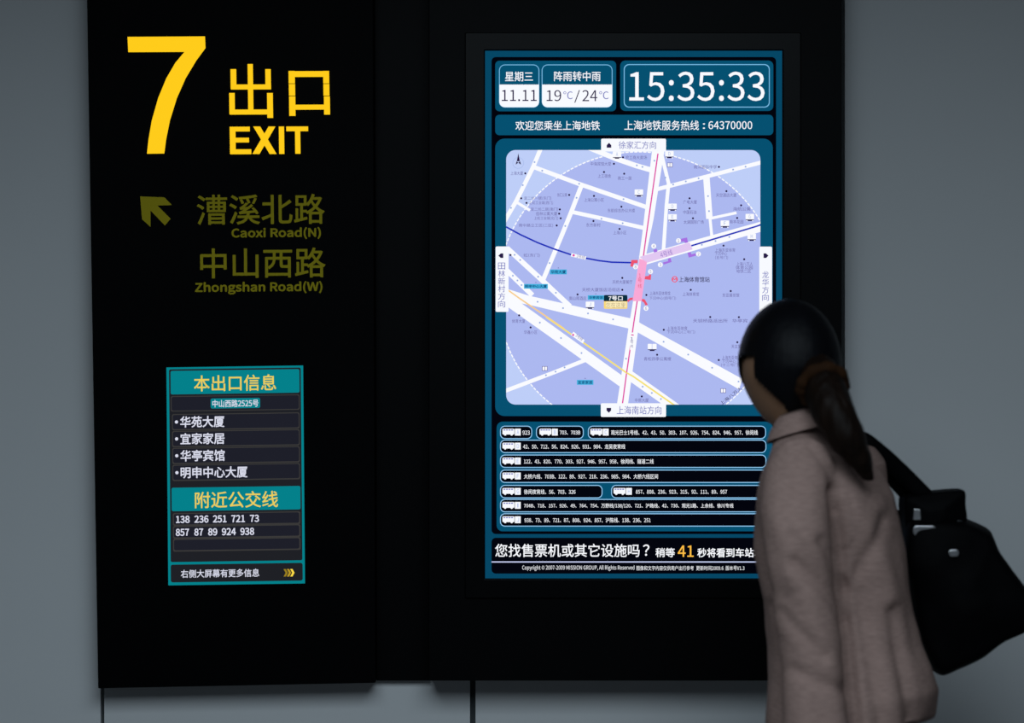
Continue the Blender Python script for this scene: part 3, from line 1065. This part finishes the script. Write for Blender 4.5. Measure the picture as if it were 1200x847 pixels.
# ---- face details
for s in (-1, 1):
    p = head_pt(Vector((0.9, 0.385 * s, 0.02)).normalized())
    make('eye', *ball(p - HF * 0.0085, (HF * 0.0105, HL * 0.0125, UP * 0.0068), 16, 12), M_EYE, None, woman, True)
    make('iris', *ball(p + HF * 0.0002, (HF * 0.003, HL * 0.0052, UP * 0.0052), 14, 10), M_IRIS, None, woman, True)
    br = [head_pt(Vector((0.93, b_ * s, c_)).normalized(), 0.001) for b_, c_ in ((0.2, 0.2), (0.38, 0.24), (0.58, 0.19))]
    make('eyebrow', *tube(br, [0.003, 0.0035, 0.002], 8, 5), M_HAIR, None, woman, True)
lp = [head_pt(Vector((0.9, b_, -0.56 + abs(b_) * 0.08)).normalized(), -0.001) for b_ in (-0.22, -0.1, 0, 0.1, 0.22)]
make('lips', *tube(lp, [0.0015, 0.004, 0.0046, 0.004, 0.0015], 10, 5), M_LIP, None, woman, True)

# ---- hair
def hair_cap():
    V, F = ball(HC, None, 96, 72, lambda d: head_pt(d, 0.007 + 0.005 * (1 - max(0, d.x)) + 0.0008 * noise.noise(Vector((d.x * 3, d.y * 30, d.z * 30))) + 0.002 * max(0, -d.x)))
    m, n = 72, 96

    def keep(i, j):
        ph = math.pi * (i + 0.5) / m
        th = 2 * math.pi * (j + 0.5) / n
        d = Vector((math.sin(ph) * math.cos(th), math.sin(ph) * math.sin(th), math.cos(ph)))
        az = math.degrees(math.atan2(d.x, abs(d.y)))               # 90 = straight ahead, 0 = side
        c_ = d.z
        if c_ > 0.16 + 0.05 * math.sin(d.y * 7):
            return True
        bound = 0 if c_ > -0.14 else (c_ + 0.14) * 86
        if c_ < -0.78:
            return False
        return az < bound
    F2 = [f for k, f in enumerate(F) if keep(k // n, k % n)]
    return V, F2


hv, hf = hair_cap()
ho = make('hair', hv, hf, M_HAIR, None, woman, True)
bm = bmesh.new()
bm.from_mesh(ho.data)
bmesh.ops.remove_doubles(bm, verts=bm.verts, dist=1e-5)
bmesh.ops.delete(bm, geom=[v for v in bm.verts if not v.link_faces], context='VERTS')
bmesh.ops.recalc_face_normals(bm, faces=bm.faces)
bm.to_mesh(ho.data)
bm.free()
sm = ho.modifiers.new('thick', 'SOLIDIFY')
sm.thickness = 0.009
sm.offset = -1
# fringe lock beside the brow
lock = [head_pt(Vector((0.55, 0.75, 0.45)).normalized(), 0.003), head_pt(Vector((0.70, 0.72, 0.2)).normalized(), 0.004),
        head_pt(Vector((0.72, 0.70, -0.05)).normalized(), 0.002), head_pt(Vector((0.70, 0.70, -0.25)).normalized(), 0.001)]
make('hair_lock', *tube(lock, [0.006, 0.006, 0.005, 0.002], 12, 6, 0.5, HL), M_HAIR, None, ho, True)

tb = HC - HF * 0.10 - UP * 0.02                                    # where the tail leaves the head
T = [HC - HF * 0.07 - UP * 0.01, at(962, 446, -0.99), at(975, 478, -1.04), at(990, 508, -1.06), at(1005, 535, -1.055), at(1018, 561, -1.04)]
tail = []
tail.append(tube(T, [0.042, 0.041, 0.042, 0.037, 0.026, 0.005], 18, 6, 0.9))
for k in range(7):                                                  # strands
    a_ = 2 * math.pi * k / 7
    off = [Vector((math.cos(a_), math.sin(a_) * 0.6, 0.3 * math.sin(a_))) * r for r in (0.014, 0.018, 0.022, 0.021, 0.016, 0.004 + 0.0015 * k)]
    tail.append(tube([p + q for p, q in zip(T, off)], [0.012, 0.014, 0.014, 0.012, 0.009, 0.003], 10, 6))
fused('ponytail', tail, 0.0042, M_TAIL, woman, 2, lambda p, n: p + n * (0.0025 * noise.noise(Vector((p.x * 90, p.y * 90, p.z * 14)))))
tie_c = at(964, 452, -1.0)
ax = (T[2] - T[0]).normalized()
u = ax.cross(UP).normalized()
w = ax.cross(u)
pts = [tie_c + (u * math.cos(t) + w * math.sin(t)) * 0.039 for t in [2 * math.pi * i / 28 for i in range(29)]]
make('hair_tie', *tube(pts, [0.011 + 0.002 * math.sin(i * 1.9) for i in range(29)], 12, 2), M_TIE, None, woman, True)


# ---- jacket
def torso_ring(py, x0, x1, dep, dy=0.0, tilt=0.0, n=40, e=2.3):
    """outline spanning pixels x0..x1 at row py; dep = half shoulder-to-shoulder width"""
    c = at((x0 + x1) / 2, py, YW + dy)
    half = (x1 - x0) / 2 * (YW + dy - CAMY) / FPX
    hw = math.sqrt(max(half ** 2 - (dep * 0.423) ** 2, (0.4 * half) ** 2)) / 0.906
    out = []
    for j in range(n):
        t = 2 * math.pi * j / n
        ct, st = math.cos(t), math.sin(t)
        a_ = math.copysign(abs(ct) ** (2 / e), ct)
        b_ = math.copysign(abs(st) ** (2 / e), st)
        p = c + BF * (a_ * hw) + BL * (b_ * dep)
        p.z += -tilt * (p - c).dot(BF)
        out.append(p)
    return out


rows = [(498, 912, 968, 0.062), (508, 906, 976, 0.082), (520, 903, 992, 0.125), (534, 899, 1014, 0.158), (552, 893, 1032, 0.172), (580, 888, 1047, 0.160), (610, 886, 1055, 0.146),
        (645, 886, 1060, 0.134), (685, 892, 1063, 0.126), (720, 898, 1068, 0.126), (755, 902, 1078, 0.138), (790, 903, 1091, 0.155), (825, 900, 1099, 0.168), (866, 900, 1094, 0.17)]
jk = [loft([torso_ring(py, x0, x1, dp, 0.0, 0.35 if py < 512 else (0.30 * (py - 755) / 111 if py > 755 else 0.0)) for py, x0, x1, dp in rows])]
jk.append(tube([ARM_L[0] + Vector((0.02, 0.03, 0.005))] + ARM_L[1:], [0.064, 0.062, 0.056, 0.056, 0.060], 22))
jk.append(tube([ARM_R[0]] + ARM_R[1:], [0.060, 0.058, 0.052, 0.052, 0.054], 22))
E0 = ARM_L[2]


FOLDS = [([(978, 575), (986, 640), (993, 720), (1003, 870)], -0.013, 0.011), ([(958, 632), (990, 690)], -0.008, 0.013),
         ([(925, 655), (962, 690), (990, 730)], -0.008, 0.012), ([(928, 615), (985, 672)], 0.005, 0.012), ([(998, 690), (1042, 610)], -0.008, 0.014),
         ([(1008, 700), (1020, 770), (1032, 850)], -0.011, 0.016), ([(1050, 720), (1070, 845)], -0.009, 0.014), ([(912, 715), (960, 762)], -0.006, 0.012),
         ([(925, 780), (990, 806)], -0.006, 0.012), ([(948, 522), (972, 552), (982, 600)], -0.005, 0.008), ([(1030, 600), (1046, 700)], 0.005, 0.02),
         ([(905, 600), (922, 680)], 0.004, 0.014), ([(940, 700), (975, 790), (985, 860)], 0.005, 0.018)]
FOLDS = [([at(x, y, -1.05) for x, y in pl], a_, w_) for pl, a_, w_ in FOLDS]


def fold_depth(p):
    d = 0.0
    for pl, amp, w_ in FOLDS:
        best = 9.0
        for q0, q1 in zip(pl, pl[1:]):
            ex, ez = q1.x - q0.x, q1.z - q0.z
            t = max(0.0, min(1.0, ((p.x - q0.x) * ex + (p.z - q0.z) * ez) / (ex * ex + ez * ez)))
            best = min(best, math.hypot(p.x - q0.x - ex * t, p.z - q0.z - ez * t))
        d += amp * math.exp(-(best / w_) ** 2)
    return d


def cloth(p, n):
    d = 0.004 * noise.noise(p * 9) + 0.0035 * noise.noise(Vector((p.x * 22, p.y * 22, p.z * 9)))
    # elbow creases
    q = p - E0
    g = math.exp(-(q.length / 0.13) ** 2)
    d += 0.0045 * g * noise.noise(Vector(((q.z * 0.85 + q.x * 0.6) * 30, (q.x - q.z) * 5, q.y * 6)))
    # drag lines from the armpit down the back
    q = p - at(985, 650, p.y)
    g = math.exp(-((q.x / 0.10) ** 2)) * math.exp(-((q.z / 0.22) ** 2)) * (1 if p.y > -1.04 else 0.3)
    d += 0.012 * g * noise.noise(Vector(((q.x * 0.92 + q.z * 0.38) * 24, (q.z - q.x * 0.4) * 3, p.y * 4)))
    d += fold_depth(p) * max(0.0, min(1.0, 0.3 - n.y * 1.5))
    return p + n * d


fused('jacket', jk, 0.0055, M_JACKET, woman, 5, cloth)
# collar: folded band round the neck
cr = []
for zz, x0, x1, dp in ((500, 910, 972, 0.075), (490, 911, 968, 0.068), (482, 913, 966, 0.064), (486, 909, 971, 0.071), (497, 902, 980, 0.086), (508, 898, 988, 0.098)):
    cr.append(torso_ring(zz, x0, x1, dp, 0.0, 0.30))
make('collar', *loft(cr, False), M_JACKET, None, woman, True)
o = bpy.data.objects[woman.children[-1].name]
sm = o.modifiers.new('thick', 'SOLIDIFY'); sm.thickness = 0.004
sm = o.modifiers.new('sub', 'SUBSURF'); sm.levels = 1; sm.render_levels = 1

# ---- trousers and shoes
tr = []
top = Vector((hip.x, YW, 0.90))
tr.append(loft([[Vector((hip.x, YW, z)) + BF * (0.105 * k * math.cos(t) - 0.012) + BL * (0.145 * k * math.sin(t)) for t in [2 * math.pi * j / 32 for j in range(32)]]
                for z, k in ((0.95, 0.85), (0.88, 0.95), (0.82, 0.97), (0.77, 0.9))]))
for hp, kn, ank, s in LEGS:
    tr.append(tube([hp, kn, Vector((ank.x, ank.y, 0.10))], [0.066, 0.074, 0.075], 20))
fused('trousers', tr, 0.007, M_TROUSER, woman, 4, lambda p, n: p + n * (0.004 * noise.noise(p * 12)))
for hp, kn, ank, s in LEGS:
    a0 = Vector((ank.x, ank.y, 0))
    prof = ((-0.045, 0.022, 0.05, 0.062), (-0.03, 0.03, 0.06, 0.07), (0.02, 0.031, 0.05, 0.072), (0.07, 0.036, 0.028, 0.06), (0.115, 0.04, 0.012, 0.045), (0.155, 0.033, 0.008, 0.036), (0.185, 0.014, 0.010, 0.026))
    rings = []
    for fw, hw, z0, z1 in prof:
        c = a0 + BF * fw
        rings.append([c + BL * (hw * math.cos(t)) + UP * ((z0 + z1) / 2 + (z1 - z0) / 2 * math.sin(t)) for t in [2 * math.pi * j / 18 for j in range(18)]])
    v, f = loft(rings)
    # heel block and sole
    hv2 = []
    for z, r in ((0.0, 0.016), (0.03, 0.018), (0.06, 0.026)):
        hv2.append([a0 - BF * 0.028 + BF * (r * math.cos(t)) + BL * (r * math.sin(t)) + UP * z for t in [2 * math.pi * j / 18 for j in range(18)]])
    v2, f2 = loft(hv2)
    so = []
    for fw, hw in ((0.07, 0.03), (0.115, 0.038), (0.155, 0.031), (0.185, 0.012)):
        c = a0 + BF * fw
        so.append([c + BL * (hw * math.cos(t)) + UP * (0.008 + 0.008 * math.sin(t)) for t in [2 * math.pi * j / 18 for j in range(18)]])
    v3, f3 = loft(so)
    V = v + v2 + v3
    F = f + [tuple(len(v) + j for j in q) for q in f2] + [tuple(len(v) + len(v2) + j for j in q) for q in f3]
    make('shoe', V, F, M_SHOE, None, woman, True)

# ================================================================== shoulder bag
YB = -0.70
bag = thing('shoulder_bag', 'large black shoulder bag hanging behind the woman with small metal fittings', 'bag', tuple(at(1120, 785, YB)))


def pillow(outline, yc, thick, levels=9, inset=0.16):
    """stuffed solid with the given outline (pixels at depth yc)"""
    pts = [at(x, y, yc) for x, y in outline]
    # refine outline
    fine = []
    n = len(pts)
    for i in range(n):
        p0, p1, p2, p3 = pts[i - 1], pts[i], pts[(i + 1) % n], pts[(i + 2) % n]
        for k in range(5):
            t = k / 5
            cr_ = 0.5 * ((2 * p1) + (p2 - p0) * t + (2 * p0 - 5 * p1 + 4 * p2 - p3) * t * t + (3 * p1 - p0 - 3 * p2 + p3) * t ** 3)
            fine.append(p1.lerp(p2, t) * 0.55 + cr_ * 0.45)
    cen = sum(fine, Vector()) / len(fine)
    rings = []
    for i in range(levels):
        a_ = -90 + 180 * i / (levels - 1)
        a_ = math.radians(a_)
        k = 1 - inset * (1 - math.cos(a_) ** 0.7)
        rings.append([cen + (p - cen) * k + Vector((0, thick * math.sin(a_), 0)) for p in fine])
    # dome the two faces
    for sgn, lst in ((-1, []), (1, [])):
        for k, d in ((0.6, 0.010), (0.25, 0.016)):
            base = rings[0] if sgn < 0 else rings[-1]
            lst.append([cen + (p - cen) * k + Vector((0, base[0].y - cen.y + sgn * d, 0)) - Vector((0, (p - cen).y * k, 0)) for p in base])
        if sgn < 0:
            front = lst
        else:
            back = lst
    return loft(front[::-1] + rings + back)


OUT = [(1055, 615), (1060, 603), (1090, 604), (1130, 607), (1158, 620), (1168, 645), (1190, 676), (1206, 700), (1212, 722), (1204, 738), (1176, 752), (1150, 768), (1124, 780), (1102, 790), (1088, 782), (1074, 752), (1062, 700), (1054, 650)]
fused('bag_body', [pillow(OUT, YB, 0.07)], 0.005, M_BAG, bag, 4, lambda p, n: p + n * (0.005 * noise.noise(p * 13)))
FL = [(1056, 581), (1080, 576), (1127, 572.5), (1129, 590), (1130, 612), (1100, 640), (1062, 636), (1056, 606)]
fused('bag_collar', [pillow(FL, YB, 0.045, 7, 0.06)], 0.0035, M_BAG, bag, 1)
# handles over the far shoulder
for dy, dx, dz in ((0.0, 0, 0), (0.035, -10, 9)):
    path = [at(1102 + dx * 2, 600 + dz, YB - 0.03 + dy), at(1080 + dx, 577 + dz, YB - 0.03 + dy), at(1056 + dx, 553 + dz * 0.6, YB - 0.035 + dy), at(1032, 531 + dz * 0.4, YB - 0.045 + dy),
            at(1010, 515, YB - 0.045 + dy * 0.9), at(1000, 521, YB + 0.0 + dy * 0.5), at(1003, 545, YB + 0.036 + dy * 0.4), at(1018, 576, YB + 0.048 + dy * 0.4), at(1044, 600, YB + 0.048 + dy * 0.4), at(1078, 616, YB + 0.05 + dy * 0.3)]
    make('handle', *tube(path, [0.016] * len(path), 14, 6, 0.4, (0.6, 0, 0.75)), M_BAG, None, bag, True)


def fitting(name, outline, depth, y):
    o = bevelled(name, *prism(outline, y - depth, y), M_METAL, bag, 0.0012)
    return o


fitting('buckle', [(1071, 596), (1084, 597), (1084, 609), (1070, 609)], 0.006, YB - 0.05)
fitting('clasp', rr(1070, 616, 1098, 628, 5), 0.006, YB - 0.062)
fitting('stud', rr(1112, 644, 1124, 652, 3.4), 0.006, YB - 0.082)
make('zip_pull', *tube([at(1116, 611.5, YB - 0.05), at(1123, 610, YB - 0.05), at(1129, 611, YB - 0.045)], [0.0015, 0.002, 0.0015], 8, 4), M_METAL, None, bag, True)
